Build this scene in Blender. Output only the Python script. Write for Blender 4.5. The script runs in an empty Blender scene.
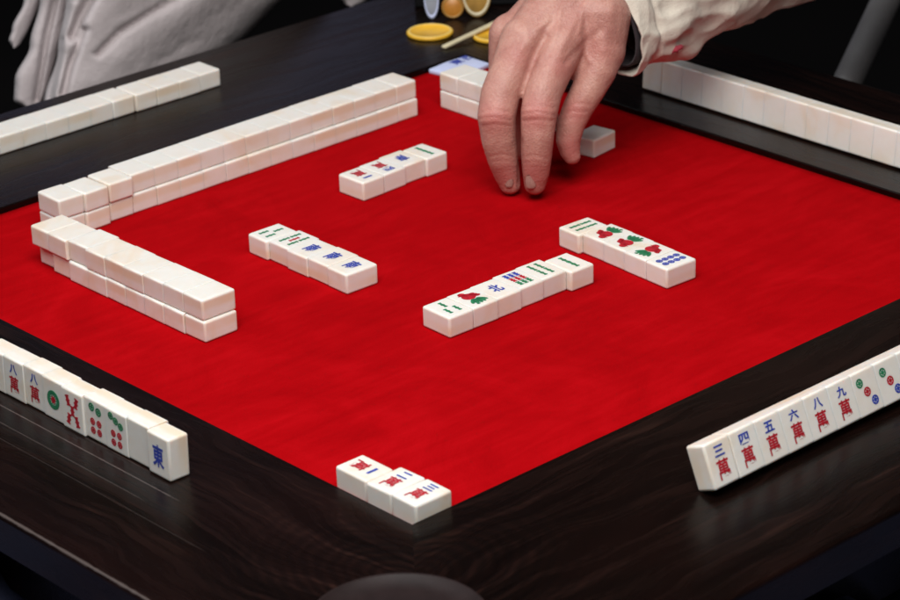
import bpy, bmesh, math, random
import numpy as np
from mathutils import Vector, Matrix

random.seed(7)
R = math.radians
scene = bpy.context.scene
COL = scene.collection

# ------------------------------------------------------------------ sizes
TW, TL, TT = .0278, .0360, .0194        # tile width, length, thickness
RH = .0065                              # wooden rail stands this much above the felt
FELT = .375
ORD = ['first', 'second', 'third', 'fourth', 'fifth', 'sixth', 'seventh', 'eighth', 'ninth', 'tenth',
       'eleventh', 'twelfth', 'thirteenth', 'fourteenth', 'fifteenth', 'sixteenth']

# ------------------------------------------------------------------ camera
CAMP = Vector((-1.5503, -1.7398, .9818))
YAW, PITCH, ROLL = .8413, .4166, -.0349
dv = Vector((math.cos(PITCH) * math.cos(YAW), math.cos(PITCH) * math.sin(YAW), -math.sin(PITCH)))
rv = Vector((math.sin(YAW), -math.cos(YAW), 0))
uv = rv.cross(dv)
r2 = math.cos(ROLL) * rv + math.sin(ROLL) * uv
u2 = -math.sin(ROLL) * rv + math.cos(ROLL) * uv
cam = bpy.data.cameras.new('camera')
cam_o = bpy.data.objects.new('camera', cam)
COL.objects.link(cam_o)
m = Matrix((r2, u2, -dv)).transposed().to_4x4()
m.translation = CAMP
cam_o.matrix_world = m
cam.sensor_width = 36
cam.lens = 2777.88 / 900 * 36
cam.clip_start = .05
cam.clip_end = 60
cam.dof.use_dof = True
cam.dof.focus_distance = 2.34
cam.dof.aperture_fstop = 11
scene.camera = cam_o


def at(px, py, z=None, Y=None, D=None):
    """a point of the place seen at (px,py) of the 900 x 600 photograph: on a height, a vertical plane or at a distance"""
    v = dv + r2 * (px - 450) / 2777.88 - u2 * (py - 300) / 2777.88
    if z is not None:
        k = (z - CAMP.z) / v.z
    elif Y is not None:
        k = (Y - CAMP.y) / v.y
    else:
        k = D
    return CAMP + v * k


# ------------------------------------------------------------------ materials
def mat(name):
    mt = bpy.data.materials.new(name)
    mt.use_nodes = True
    nt = mt.node_tree
    b = nt.nodes['Principled BSDF']
    return mt, nt, b


def N(nt, typ, **kw):
    n = nt.nodes.new(typ)
    for k, v in kw.items():
        if k in n.inputs.keys():
            n.inputs[k].default_value = v
        else:
            setattr(n, k, v)
    return n


def ramp(nt, src, stops):
    r = nt.nodes.new('ShaderNodeValToRGB')
    els = r.color_ramp.elements
    while len(els) < len(stops):
        els.new(.5)
    for e, (p, c) in zip(els, stops):
        e.position = p
        e.color = (*c, 1) if len(c) == 3 else c
    nt.links.new(src, r.inputs[0])
    return r.outputs[0]


def coords(nt, scale=(1, 1, 1), loc=(0, 0, 0), kind='Object'):
    tc = nt.nodes.new('ShaderNodeTexCoord')
    mp = nt.nodes.new('ShaderNodeMapping')
    mp.inputs['Scale'].default_value = scale
    mp.inputs['Location'].default_value = loc
    nt.links.new(tc.outputs[kind], mp.inputs[0])
    return mp.outputs[0]


def noise(nt, vec, scale, detail=4, rough=.5, dist=0):
    n = nt.nodes.new('ShaderNodeTexNoise')
    n.inputs['Scale'].default_value = scale
    n.inputs['Detail'].default_value = detail
    n.inputs['Roughness'].default_value = rough
    n.inputs['Distortion'].default_value = dist
    nt.links.new(vec, n.inputs['Vector'])
    return n.outputs['Fac']


def bump(nt, b, src, strength, dist):
    n = nt.nodes.new('ShaderNodeBump')
    n.inputs['Strength'].default_value = strength
    n.inputs['Distance'].default_value = dist
    nt.links.new(src, n.inputs['Height'])
    nt.links.new(n.outputs[0], b.inputs['Normal'])
    return n


def mix(nt, fac, a, b, mode='MIX'):
    n = nt.nodes.new('ShaderNodeMix')
    n.data_type = 'RGBA'
    n.blend_type = mode
    for i, v in ((0, fac), (6, a), (7, b)):
        if hasattr(v, 'links') or isinstance(v, bpy.types.NodeSocket):
            nt.links.new(v, n.inputs[i])
        else:
            n.inputs[i].default_value = v if i == 0 else (*v, 1)
    return n.outputs[2]


def math_n(nt, op, a, b=None, clamp=False):
    n = nt.nodes.new('ShaderNodeMath')
    n.operation = op
    n.use_clamp = clamp
    for i, v in ((0, a), (1, b)):
        if v is None:
            continue
        if isinstance(v, bpy.types.NodeSocket):
            nt.links.new(v, n.inputs[i])
        else:
            n.inputs[i].default_value = v
    return n.outputs[0]


# tile: marble-like ivory plastic, light soaks into it
def tile_material():
    mt, nt, b = mat('ivory_resin')
    oi = nt.nodes.new('ShaderNodeObjectInfo')
    tc = nt.nodes.new('ShaderNodeTexCoord')
    add = nt.nodes.new('ShaderNodeVectorMath')
    add.operation = 'ADD'
    geo = nt.nodes.new('ShaderNodeNewGeometry')
    nt.links.new(geo.outputs['Position'], add.inputs[0])
    n1 = noise(nt, add.outputs[0], 16, 3, .5, 1.0)
    n2 = noise(nt, tc.outputs['Object'], 70, 3, .6, .6)
    c1 = ramp(nt, n1, [(.30, (.81, .79, .76)), (.54, (.80, .765, .72)), (.74, (.77, .64, .50))])
    c2 = mix(nt, .25, c1, ramp(nt, n2, [(.3, (.84, .83, .80)), (.7, (.76, .71, .62))]))
    rnd = ramp(nt, oi.outputs['Random'], [(0, (.975, .98, .97)), (.5, (1, .995, .985)), (1, (1, .975, .95))])
    sp_ = nt.nodes.new('ShaderNodeSeparateXYZ')
    nt.links.new(tc.outputs['Object'], sp_.inputs[0])
    zz = math_n(nt, 'DIVIDE', sp_.outputs['Z'], TT)
    layer = ramp(nt, zz, [(.06, (0, 0, 0)), (.20, (1, 1, 1)), (.42, (1, 1, 1)), (.62, (0, 0, 0))])
    n4 = noise(nt, geo.outputs['Position'], 11, 2, .5, .6)
    lf = math_n(nt, 'MULTIPLY', layer, ramp(nt, n4, [(.40, (.04,) * 3), (.66, (.75,) * 3)]))
    c2 = mix(nt, lf, c2, (.76, .60, .42))
    c3 = mix(nt, 1.0, c2, rnd, 'MULTIPLY')
    nt.links.new(c3, b.inputs['Base Color'])
    b.inputs['Subsurface Weight'].default_value = .8
    b.inputs['Subsurface Radius'].default_value = (1.0, .80, .66)
    b.inputs['Subsurface Scale'].default_value = .0035
    b.inputs['Roughness'].default_value = .28
    b.inputs['Specular IOR Level'].default_value = .5
    n3 = noise(nt, tc.outputs['Object'], 260, 3, .6)
    bump(nt, b, n3, .12, .0006)
    return mt


def flat_material(name, c, rough=.5, var=.25, scale=120, spec=.5, metal=0, bumpd=0.0, bscale=400):
    mt, nt, b = mat(name)
    v = coords(nt)
    n1 = noise(nt, v, scale, 4)
    lo = tuple(x * (1 - var) for x in c)
    hi = tuple(min(1, x * (1 + var)) for x in c)
    nt.links.new(ramp(nt, n1, [(.3, lo), (.7, hi)]), b.inputs['Base Color'])
    b.inputs['Roughness'].default_value = rough
    b.inputs['Specular IOR Level'].default_value = spec
    b.inputs['Metallic'].default_value = metal
    if bumpd:
        bump(nt, b, noise(nt, v, bscale, 3), .6, bumpd)
    return mt


def felt_material():
    mt, nt, b = mat('red_felt')
    v = coords(nt)
    n1 = noise(nt, v, 9, 7, .66, 1.2)
    vs = coords(nt, (6, 40, 1))
    n2 = noise(nt, vs, 2.0, 4, .6, .5)
    n3 = noise(nt, v, 900, 4, .7)
    f = math_n(nt, 'ADD', math_n(nt, 'MULTIPLY', n1, .6), math_n(nt, 'MULTIPLY', n2, .4))
    c = ramp(nt, f, [(.34, (.245, .0005, .0018)), (.5, (.345, .0012, .0032)), (.66, (.46, .0028, .0064))])
    c = mix(nt, .45, c, ramp(nt, n3, [(.3, (.24, .0004, .0015)), (.7, (.44, .0022, .005))]))
    nt.links.new(c, b.inputs['Base Color'])
    b.inputs['Roughness'].default_value = .95
    b.inputs['Specular IOR Level'].default_value = .02
    b.inputs['Sheen Weight'].default_value = .0
    b.inputs['Sheen Roughness'].default_value = .5
    b.inputs['Sheen Tint'].default_value = (.9, .1, .1, 1)
    h = math_n(nt, 'ADD', math_n(nt, 'MULTIPLY', n3, .35), math_n(nt, 'MULTIPLY', n1, 1.6))
    bump(nt, b, h, .55, .0024)
    return mt


def wood_material(name, rings=None, lines=()):
    mt, nt, b = mat(name)
    v = coords(nt, (1, 1, 1))
    sep = nt.nodes.new('ShaderNodeSeparateXYZ')
    nt.links.new(v, sep.inputs[0])
    warp = noise(nt, coords(nt, (3, 5, 3)), 1.3, 3, .5)
    vg = coords(nt, (5, 95, 60))
    add = nt.nodes.new('ShaderNodeVectorMath')
    add.operation = 'ADD'
    cmb = nt.nodes.new('ShaderNodeCombineXYZ')
    nt.links.new(math_n(nt, 'MULTIPLY', warp, 9.0), cmb.inputs[1])
    nt.links.new(vg, add.inputs[0])
    nt.links.new(cmb.outputs[0], add.inputs[1])
    g1 = noise(nt, add.outputs[0], 1.0, 6, .62, .4)
    vp = coords(nt, (22, 700, 400))
    g2 = noise(nt, vp, 1.0, 2, .5)
    grain = math_n(nt, 'ADD', math_n(nt, 'MULTIPLY', g1, .7), math_n(nt, 'MULTIPLY', g2, .3))
    if rings:
        w = nt.nodes.new('ShaderNodeTexWave')
        w.wave_type = 'RINGS'
        w.rings_direction = 'SPHERICAL'
        w.inputs['Scale'].default_value = 1.0
        w.inputs['Distortion'].default_value = 5.0
        w.inputs['Detail'].default_value = 4
        w.inputs['Detail Scale'].default_value = 1.4
        nt.links.new(coords(nt, (26, 40, 26), (-rings[0] * 26, -rings[1] * 40, 0)), w.inputs['Vector'])
        gm = nt.nodes.new('ShaderNodeVectorMath')
        gm.operation = 'DISTANCE'
        nt.links.new(v, gm.inputs[0])
        gm.inputs[1].default_value = (rings[0], rings[1], 0)
        mk = math_n(nt, 'SUBTRACT', 1.0, math_n(nt, 'DIVIDE', gm.outputs['Value'], .20), True)
        mx = nt.nodes.new('ShaderNodeMix')
        nt.links.new(mk, mx.inputs[0])
        nt.links.new(grain, mx.inputs[2])
        nt.links.new(math_n(nt, 'ADD', math_n(nt, 'MULTIPLY', w.outputs['Fac'], .13), math_n(nt, 'MULTIPLY', g1, .85)), mx.inputs[3])
        grain = mx.outputs[0]
    c = ramp(nt, grain, [(.34, (.0022, .0011, .0009)), (.50, (.0040, .0017, .0012)), (.60, (.0085, .0033, .0024)), (.74, (.024, .0095, .0065))])
    blot = noise(nt, coords(nt, (2, 6, 2)), 2.2, 3)
    c = mix(nt, ramp(nt, blot, [(.45, (0, 0, 0)), (.75, (.5, .5, .5))]), c, (.011, .0034, .0025))
    for (yc, x0, x1, wid, s) in lines:            # worn scratches that run with the grain, and one painted edge highlight
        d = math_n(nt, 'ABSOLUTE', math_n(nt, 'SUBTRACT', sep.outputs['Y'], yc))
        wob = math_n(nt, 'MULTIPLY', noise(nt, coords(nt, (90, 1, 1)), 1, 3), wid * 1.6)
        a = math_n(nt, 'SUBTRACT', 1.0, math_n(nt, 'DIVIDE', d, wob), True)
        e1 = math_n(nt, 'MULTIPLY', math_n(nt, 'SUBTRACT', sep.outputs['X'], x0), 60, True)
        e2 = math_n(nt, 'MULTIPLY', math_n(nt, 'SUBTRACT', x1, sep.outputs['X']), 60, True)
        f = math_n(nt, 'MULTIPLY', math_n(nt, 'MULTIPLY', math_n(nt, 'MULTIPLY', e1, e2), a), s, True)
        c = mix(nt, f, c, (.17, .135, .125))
    nt.links.new(c, b.inputs['Base Color'])
    rgh = ramp(nt, g1, [(.3, (.22,) * 3), (.7, (.33,) * 3)])
    nt.links.new(rgh, b.inputs['Roughness'])
    b.inputs['Specular IOR Level'].default_value = .17
    bump(nt, b, grain, .30, .0007)
    return mt


def skin_material():
    mt, nt, b = mat('skin')
    v = coords(nt)
    n1 = noise(nt, v, 45, 4, .55, .5)
    n2 = noise(nt, v, 420, 4, .6)
    c = ramp(nt, n1, [(.30, (.37, .155, .120)), (.5, (.47, .230, .180)), (.70, (.57, .315, .245))])
    c = mix(nt, .3, c, ramp(nt, n2, [(.35, (.40, .18, .15)), (.65, (.59, .335, .285))]))
    at_ = nt.nodes.new('ShaderNodeAttribute')
    at_.attribute_name = 'flush'
    c = mix(nt, at_.outputs['Fac'], c, (.47, .140, .125))
    fine = noise(nt, v, 130, 5, .7, .4)
    c = mix(nt, ramp(nt, fine, [(.50, (0, 0, 0)), (.70, (.45,) * 3)]), c, (.42, .17, .15))
    nt.links.new(c, b.inputs['Base Color'])
    b.inputs['Subsurface Weight'].default_value = .18
    b.inputs['Subsurface Radius'].default_value = (1, .35, .2)
    b.inputs['Subsurface Scale'].default_value = .006
    b.inputs['Roughness'].default_value = .46
    b.inputs['Specular IOR Level'].default_value = .4
    vor = nt.nodes.new('ShaderNodeTexVoronoi')
    vor.inputs['Scale'].default_value = 620
    nt.links.new(v, vor.inputs['Vector'])
    h = math_n(nt, 'ADD', math_n(nt, 'MULTIPLY', n1, 2.2), math_n(nt, 'ADD', math_n(nt, 'MULTIPLY', n2, .8), math_n(nt, 'MULTIPLY', vor.outputs['Distance'], .5)))
    bump(nt, b, h, .5, .0011)
    return mt


def cloth_material(name, c, weave=900, var=.08, sheen=.15, blot=.12):
    mt, nt, b = mat(name)
    v = coords(nt)
    n0 = noise(nt, v, 9, 4)
    wv = noise(nt, coords(nt, (weave, weave * .25, weave)), 1, 2)
    lo = tuple(x * (1 - blot) for x in c)
    hi = tuple(min(1, x * (1 + blot)) for x in c)
    cc = ramp(nt, n0, [(.3, lo), (.7, hi)])
    cc = mix(nt, .5, cc, ramp(nt, wv, [(.3, tuple(x * (1 - var) for x in c)), (.7, tuple(min(1, x * (1 + var)) for x in c))]))
    nt.links.new(cc, b.inputs['Base Color'])
    b.inputs['Roughness'].default_value = .85
    b.inputs['Specular IOR Level'].default_value = .2
    b.inputs['Sheen Weight'].default_value = sheen
    h = math_n(nt, 'ADD', math_n(nt, 'MULTIPLY', wv, .25), math_n(nt, 'MULTIPLY', noise(nt, v, 40, 4), 1.6))
    bump(nt, b, h, .7, .0030)
    return mt


M = dict(
    tile=tile_material(),
    red=flat_material('red_paint', (.42, .010, .022), .4, .35, 300),
    blue=flat_material('blue_paint', (.030, .055, .36), .4, .30, 300),
    green=flat_material('green_paint', (.022, .19, .085), .4, .35, 300),
    felt=felt_material(),
    wood=wood_material('dark_wenge_wood'),
    wood_ring=wood_material('dark_wenge_wood_figured', rings=(-.43, -.06),
                            lines=((.0, -.30, -.0, .0011, .0),)),
    skin=skin_material(),
    nail=flat_material('fingernail', (.62, .38, .32), .28, .08, 200),
    sleeve=cloth_material('beige_cotton', (.60, .54, .455)),
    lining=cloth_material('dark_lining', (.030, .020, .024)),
    shirt=cloth_material('grey_cotton', (.52, .465, .47)),
    navy=cloth_material('navy_cloth', (.07, .08, .15), 600),
    black=flat_material('black_lacquer', (.006, .006, .007), .4, .3, 50),
    dish=flat_material('brown_lacquer', (.016, .0095, .0095), .5, .2, 60, spec=.15),
    yellow=flat_material('yellow_plastic', (.85, .47, .035), .4, .08, 60, bumpd=.0006, bscale=300),
    yellow_rim=flat_material('pale_yellow_plastic', (.88, .62, .16), .4, .06, 60),
    cream=flat_material('cream_plastic', (.66, .58, .38), .4, .12, 60),
    paleblue=flat_material('pale_blue_plastic', (.60, .66, .92), .35, .05, 60),
    grey=flat_material('grey_plastic', (.30, .32, .37), .4, .15, 40),
    orange=flat_material('orange_plastic', (.52, .21, .03), .4, .2, 60),
    amber=flat_material('amber_plastic', (.36, .20, .045), .4, .3, 60),
    patch=flat_material('dark_red_spot', (.32, .03, .05), .8, .3, 300),
    floor=flat_material('dark_floor', (.004, .003, .003), .75, .3, 3, spec=.2),
    post=flat_material('grey_metal', (.16, .15, .15), .5, .15, 20),
)


def line_wood():
    # left rail: the long grain runs along its local x
    return wood_material('dark_wenge_wood_scratched_glint', rings=(.43, -.06),
                         lines=((-.2040, -.7, .7, .0018, .5), (-.0985, -.6, .2255, .0010, .5), (-.1165, -.6, .2065, .0008, .3),  # first line paints the outer edge's highlight, the others are scratches
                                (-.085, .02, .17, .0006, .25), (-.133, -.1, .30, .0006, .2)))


M['wood_scratch_glint'] = line_wood()


# ------------------------------------------------------------------ object helpers
def link_mesh(name, me, material=None, parent=None, smooth=True):
    o = bpy.data.objects.new(name, me)
    COL.objects.link(o)
    if material and not me.materials:
        me.materials.append(material)
    if smooth:
        for p in me.polygons:
            p.use_smooth = True
    if parent:
        o.parent = parent
    return o


def from_bm(name, bm, material=None, parent=None, smooth=True):
    me = bpy.data.meshes.new(name)
    bmesh.ops.recalc_face_normals(bm, faces=bm.faces)
    bm.to_mesh(me)
    bm.free()
    return link_mesh(name, me, material, parent, smooth)


def empty(name, loc=(0, 0, 0)):
    o = bpy.data.objects.new(name, None)
    o.empty_display_size = .02
    o.location = loc
    COL.objects.link(o)
    return o


def tag(o, label, cat, group=None, kind=None):
    o['label'] = label
    if cat:
        o['category'] = cat
    if group:
        o['group'] = group
    if kind:
        o['kind'] = kind


def baked(o, name):
    """apply the modifiers of o and return the mesh"""
    dg = bpy.context.evaluated_depsgraph_get()
    dg.update()
    me = bpy.data.meshes.new_from_object(o.evaluated_get(dg))
    me.name = name
    bpy.data.objects.remove(o)
    return me


# ------------------------------------------------------------------ tile and its marks
def tile_mesh(seam):
    bm = bmesh.new()
    bmesh.ops.create_cube(bm, size=1)
    for v in bm.verts:
        v.co = Vector((v.co.x * (TW - .00002), v.co.y * TL, (v.co.z + .5) * TT))
    along = [e for e in bm.edges if abs((e.verts[0].co - e.verts[1].co).x) > .01]
    other = [e for e in bm.edges if e not in along]
    if seam < .0019:
        bmesh.ops.bevel(bm, geom=along, offset=.0019, segments=4, profile=.5, affect='EDGES')
        other = [e for e in bm.edges if len(e.link_faces) == 2 and any(abs(f.normal.x) > .9 for f in e.link_faces)]
        bmesh.ops.bevel(bm, geom=other, offset=seam, segments=2, profile=.5, affect='EDGES')
    else:
        bmesh.ops.bevel(bm, geom=list(bm.edges), offset=seam, segments=4, profile=.5, affect='EDGES')
    me = bpy.data.meshes.new('tile_body')
    bmesh.ops.recalc_face_normals(bm, faces=bm.faces)
    bm.to_mesh(me)
    bm.free()
    me.materials.append(M['tile'])
    for p in me.polygons:
        p.use_smooth = p.area < 2e-4            # the six faces stay flat, the rounded edges smooth
    return me


TILE_MID = tile_mesh(.00045)
TILE_END = tile_mesh(.0021)
MT = .00022                                  # how far paint stands on the face


def poly(bm, pts, z0=TT - .0001, z1=TT + MT):
    a = [bm.verts.new((x, y, z0)) for x, y in pts]
    b = [bm.verts.new((x, y, z1)) for x, y in pts]
    bm.faces.new(b)
    n = len(pts)
    for i in range(n):
        bm.faces.new((a[i], a[(i + 1) % n], b[(i + 1) % n], b[i]))


def disc(bm, cx, cy, rx, ry=None, n=18):
    ry = ry or rx
    poly(bm, [(cx + rx * math.cos(2 * math.pi * i / n), cy + ry * math.sin(2 * math.pi * i / n)) for i in range(n)])


def ring(bm, cx, cy, r0, r1, n=24):
    for i in range(n):
        a0, a1 = 2 * math.pi * i / n, 2 * math.pi * (i + 1) / n
        poly(bm, [(cx + r1 * math.cos(a0), cy + r1 * math.sin(a0)), (cx + r1 * math.cos(a1), cy + r1 * math.sin(a1)),
                  (cx + r0 * math.cos(a1), cy + r0 * math.sin(a1)), (cx + r0 * math.cos(a0), cy + r0 * math.sin(a0))])


def stick(bm, cx, cy, ln, wd=.0024, ang=0):
    ln, wd = ln * 1.08, wd * 1.28
    """bamboo stick: a rod with swollen ends and middle"""
    prof = [(-.5, .55), (-.46, 1), (-.40, 1), (-.34, .62), (-.10, .62), (-.05, 1), (.05, 1), (.10, .62), (.34, .62), (.40, 1), (.46, 1), (.5, .55)]
    pts = [(s * ln, w * wd / 2) for s, w in prof] + [(s * ln, -w * wd / 2) for s, w in reversed(prof)]
    a = math.pi / 2 + ang
    poly(bm, [(cx + x * math.cos(a) - y * math.sin(a), cy + x * math.sin(a) + y * math.cos(a)) for x, y in pts])


def dot(bm, cx, cy, r):
    ring(bm, cx, cy, r * .68, r)
    disc(bm, cx, cy, r * .40)
    for k in range(6):
        a = k * math.pi / 3
        disc(bm, cx + math.cos(a) * r * .56, cy + math.sin(a) * r * .56, r * .14, n=8)


GLYPH = {}


def glyph(bm, ch, cx, cy, wd, ht, fat=.010):
    if ch not in GLYPH:
        cu = bpy.data.curves.new('t', 'FONT')
        cu.body = ch
        cu.size = 1
        cu.offset = fat
        cu.resolution_u = 3
        o = bpy.data.objects.new('t', cu)
        COL.objects.link(o)
        GLYPH[ch] = baked(o, 'glyph')
    me = GLYPH[ch]
    co = np.array([v.co[:2] for v in me.vertices])
    lo, hi = co.min(0), co.max(0)
    sx, sy = wd / (hi[0] - lo[0]), ht / (hi[1] - lo[1])
    mid = (lo + hi) / 2
    vs = [bm.verts.new((cx + (p[0] - mid[0]) * sx, cy + (p[1] - mid[1]) * sy, TT + MT)) for p in co]
    for p in me.polygons:
        try:
            bm.faces.new([vs[i] for i in p.vertices])
        except ValueError:
            pass


def numeral_design(n):
    def f():
        b, r = bmesh.new(), bmesh.new()
        h = {'一': .0026}.get(n, .0085)
        glyph(b, n, 0, .0092, .0105, h, .030)
        glyph(r, '萬', 0, -.0050, .0126, .0154, .019)
        return [('blue', b), ('red', r)]
    return f


def wind_design(ch, s=1.0):
    def f():
        b = bmesh.new()
        glyph(b, ch, 0, 0, .0140 * s, .0190 * s, .027)
        return [('blue', b)]
    return f


def bamboo(spec):
    """spec: colour -> list of (x, y, length[, angle[, width]])"""
    def f():
        out = []
        for c, l in spec.items():
            b = bmesh.new()
            for q in l:
                stick(b, q[0], q[1], q[2], q[4] if len(q) > 4 else .0028, q[3] if len(q) > 3 else 0)
            out.append((c, b))
        return out
    return f


def dots(spec):
    def f():
        out = []
        for c, l in spec.items():
            b = bmesh.new()
            for x, y, r in l:
                dot(b, x, y, r)
            out.append((c, b))
        return out
    return f


def bird():
    r, g = bmesh.new(), bmesh.new()
    disc(r, -.0008, .0036, .0066, .0062)                   # body
    disc(r, -.0032, .0102, .0036, .0034)                   # head
    poly(r, [(-.0056, .0098), (-.0085, .0086), (-.0054, .0080)])
    for k in range(3):                                     # wing feathers
        disc(r, .0050 + .0012 * k, .0065 - .0024 * k, .0030, .0020)
    for k in range(5):                                     # tail fan
        a = R(-128 + 19 * k)
        cx, cy = .0008 + math.cos(a) * .0085, .0002 + math.sin(a) * .0085
        n = 14
        poly(g, [(cx + math.cos(a) * .0052 * math.cos(t) - math.sin(a) * .0020 * math.sin(t),
                  cy + math.sin(a) * .0052 * math.cos(t) + math.cos(a) * .0020 * math.sin(t))
                 for t in [2 * math.pi * i / n for i in range(n)]])
    disc(g, -.0035, -.0130, .0018, .0010)
    return [('red', r), ('green', g)]


def one_dot():
    g, r = bmesh.new(), bmesh.new()
    ring(g, 0, 0, .0047, .0082, 30)
    for k in range(12):
        a = k * math.pi / 6
        disc(g, math.cos(a) * .0038, math.sin(a) * .0038, .0006, n=8)
    disc(r, 0, 0, .0022)
    for k in range(6):
        a = k * math.pi / 3
        disc(r, math.cos(a) * .0024, math.sin(a) * .0024, .0010, n=8)
    return [('green', g), ('red', r)]


B3 = bamboo({'green': [(0, .0068, .0095), (-.0050, -.0062, .0095), (.0050, -.0062, .0095)]})
B5 = bamboo({'green': [(-.0062, .0065, .0105), (.0062, .0065, .0105), (-.0062, -.0065, .0105), (.0062, -.0065, .0105)],
             'red': [(0, 0, .0105)]})
B4 = bamboo({'green': [(-.0042, .0065, .0110), (.0042, .0065, .0110), (-.0042, -.0065, .0110), (.0042, -.0065, .0110)]})
B2 = bamboo({'green': [(0, .0062, .0115, 0, .0032), (0, -.0062, .0115, 0, .0032)]})
B9 = bamboo({'blue': [(x, .0088, .0072, 0, .0036) for x in (-.0055, 0, .0055)],
             'red': [(x, 0, .0072, 0, .0036) for x in (-.0055, 0, .0055)],
             'green': [(x, -.0088, .0072, 0, .0036) for x in (-.0055, 0, .0055)]})
D8 = dots({'blue': [(x, y, .0031) for x in (-.0040, .0040) for y in (-.0102, -.0034, .0034, .0102)]})
D3 = dots({'green': [(-.0062, .0085, .0038)], 'red': [(0, 0, .0038)], 'blue': [(.0062, -.0085, .0038)]})
D7 = dots({'green': [(-.0062, .0122, .0032), (0, .0095, .0032), (.0062, .0066, .0032)],
           'red': [(x, y, .0030) for x in (-.0040, .0040) for y in (-.0022, -.0098)]})
D6 = dots({'green': [(-.0046, .0108, .0036), (.0042, .0088, .0036)],
           'red': [(x, y, .0031) for x in (-.0042, .0042) for y in (-.0016, -.0092)]})
B5R = bamboo({'red': [(-.0055, .0080, .0085, .25, .0042), (.0055, .0080, .0085, -.25, .0042), (0, 0, .0080, 0, .0042),
                      (-.0055, -.0080, .0085, -.25, .0042), (.0055, -.0080, .0085, .25, .0042)]})
DESIGNS = {}


def marks_of(key, fn):
    if key not in DESIGNS:
        out = []
        for c, bm in fn():
            me = bpy.data.meshes.new('engraving')
            bmesh.ops.recalc_face_normals(bm, faces=bm.faces)
            bm.to_mesh(me)
            bm.free()
            me.materials.append(M[c])
            out.append(me)
        DESIGNS[key] = out
    return DESIGNS[key]


def tile(pos, rot, label, group, design=None, end=False):
    """rot: 3x3 with columns = tile width, length, face normal; pos: centre of the tile's back"""
    o = bpy.data.objects.new('mahjong_tile', TILE_END if end else TILE_MID)
    COL.objects.link(o)
    mm = Matrix(rot).transposed().to_4x4()
    mm.translation = pos
    o.matrix_world = mm
    tag(o, label, 'mahjong tile', group)
    if design:
        for me in marks_of(*design):
            c = bpy.data.objects.new('engraving', me)
            COL.objects.link(c)
            c.parent = o
    return o


def V(*a):
    return Vector(a)


def flat_tile(cx, cy, z, ang, label, group, design=None, face_up=True, end=False):
    """ang: direction in which the top of the picture points"""
    ly = V(math.cos(ang), math.sin(ang), 0)
    if face_up:
        lz = V(0, 0, 1)
        p = V(cx, cy, z)
    else:
        lz = V(0, 0, -1)
        p = V(cx, cy, z + TT)
    lx = ly.cross(lz)
    return tile(p, (lx, ly, lz), label, group, design, end)


J = lambda s: random.uniform(-s, s)

# ---- four rows of thrown-out tiles, faces up
wan = lambda n: ('wan' + n, numeral_design(n))
rows = {
    'A': dict(o=(-.1268, -.1459), th=R(-1.68), sgn=1, top=R(90), n=6, g='face-up row of six tiles in the middle',
              l='%s, %s from the left in row of six',
              t=[('three green sticks', ('b3', B3)), ('a red and green bird', ('bird', bird)), ('one blue character', ('bei', wind_design('北', .8))),
                 ('blue, red and green bars', ('b9', B9)), ('four green sticks', ('b4', B4)), ('two green sticks end to end', ('b2', B2))],
              j=[(0, 0), (0, .0005), (.0, .0015), (0, .0035), (.0, .0045), (.0006, -.0015)]),
    'D': dict(o=(.0283, .1436), th=R(1.39), sgn=1, top=R(-90), n=4, g='face-up row of four tiles near the hand',
              l='%s, %s from left in row of four',
              t=[('a blue stroke and red character', wan('一')), ('a blue figure and red character', wan('四')),
                 ('one blue character', ('nan', wind_design('南', .8))), ('two green sticks end to end', ('b2', B2))],
              j=[(0, 0), (0, .0008), (0, .003), (.0003, .0005)]),
    'B': dict(o=(.0740, -.2084), th=R(87.2), sgn=-1, top=R(180), n=5, g='face-up row of five tiles at the right',
              l='%s, %s from near end of right row',
              t=[('eight blue dots', ('d8', D8)), ('an upside-down red and green bird', ('bird', bird)), ('a red and green bird', ('bird', bird)),
                 ('a red and green bird', ('bird', bird)), ('four green sticks', ('b4', B4))],
              j=[(0, 0), (0, .0006), (0, .0014), (0, .002), (0, -.003)]),
    'C': dict(o=(-.1267, -.0124), th=R(88.84), sgn=-1, top=R(0), n=5, g='face-up row of five tiles at the left',
              l='%s, %s from near end of left row',
              t=[('a blue character', ('nan2', wind_design('南', .86))), ('a blue character', ('nan2', wind_design('南', .86))),
                 ('a blue character', ('nan2', wind_design('南', .86))), ('four green sticks around a red one', ('b5', B5)),
                 ('three green sticks', ('b3', B3))],
              j=[(0, 0), (0, .001), (0, -.0006), (0, .001), (0, -.0022)]),
}
for k, q in rows.items():
    e1 = V(math.cos(q['th']), math.sin(q['th']), 0)
    e2 = V(-math.sin(q['th']), math.cos(q['th']), 0) * q['sgn']
    for i in range(q['n']):
        da, db = q['j'][i]
        c = V(*q['o'], 0) + e1 * ((i + .5) * TW + da) + e2 * (TL / 2 + db)
        what, des = q['t'][i]
        ang = q['top'] + (q['th'] if abs(q['th']) < .8 else q['th'] - R(90)) + J(.012)
        if k == 'B' and i == 1:
            ang += math.pi
        flat_tile(c.x, c.y, 0, ang, 'tile with ' + q['l'] % (what, ORD[i]), q['g'], des, end=i in (0, q['n'] - 1))

# ---- three tiles in the near corner of the cloth
g = 'face-up tiles in the near corner of the cloth'
flat_tile(-.3705 + TW / 2, -.3755 + 2 * TW + TL / 2 + .0010, 0, R(-90.5), 'ivory tile turned sideways with one blue stroke, at the near corner', g, wan('一'), end=True)
flat_tile(-.3715 + TL / 2, -.3755 + 1.5 * TW + .0004, 0, R(1.5), 'ivory tile with two blue strokes, middle of three at the near corner', g, wan('二'), end=True)
flat_tile(-.3710 + TL / 2, -.3755 + .5 * TW, 0, R(-1), 'ivory tile with three blue strokes, nearest of three at the near corner', g, wan('三'), end=True)

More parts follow.
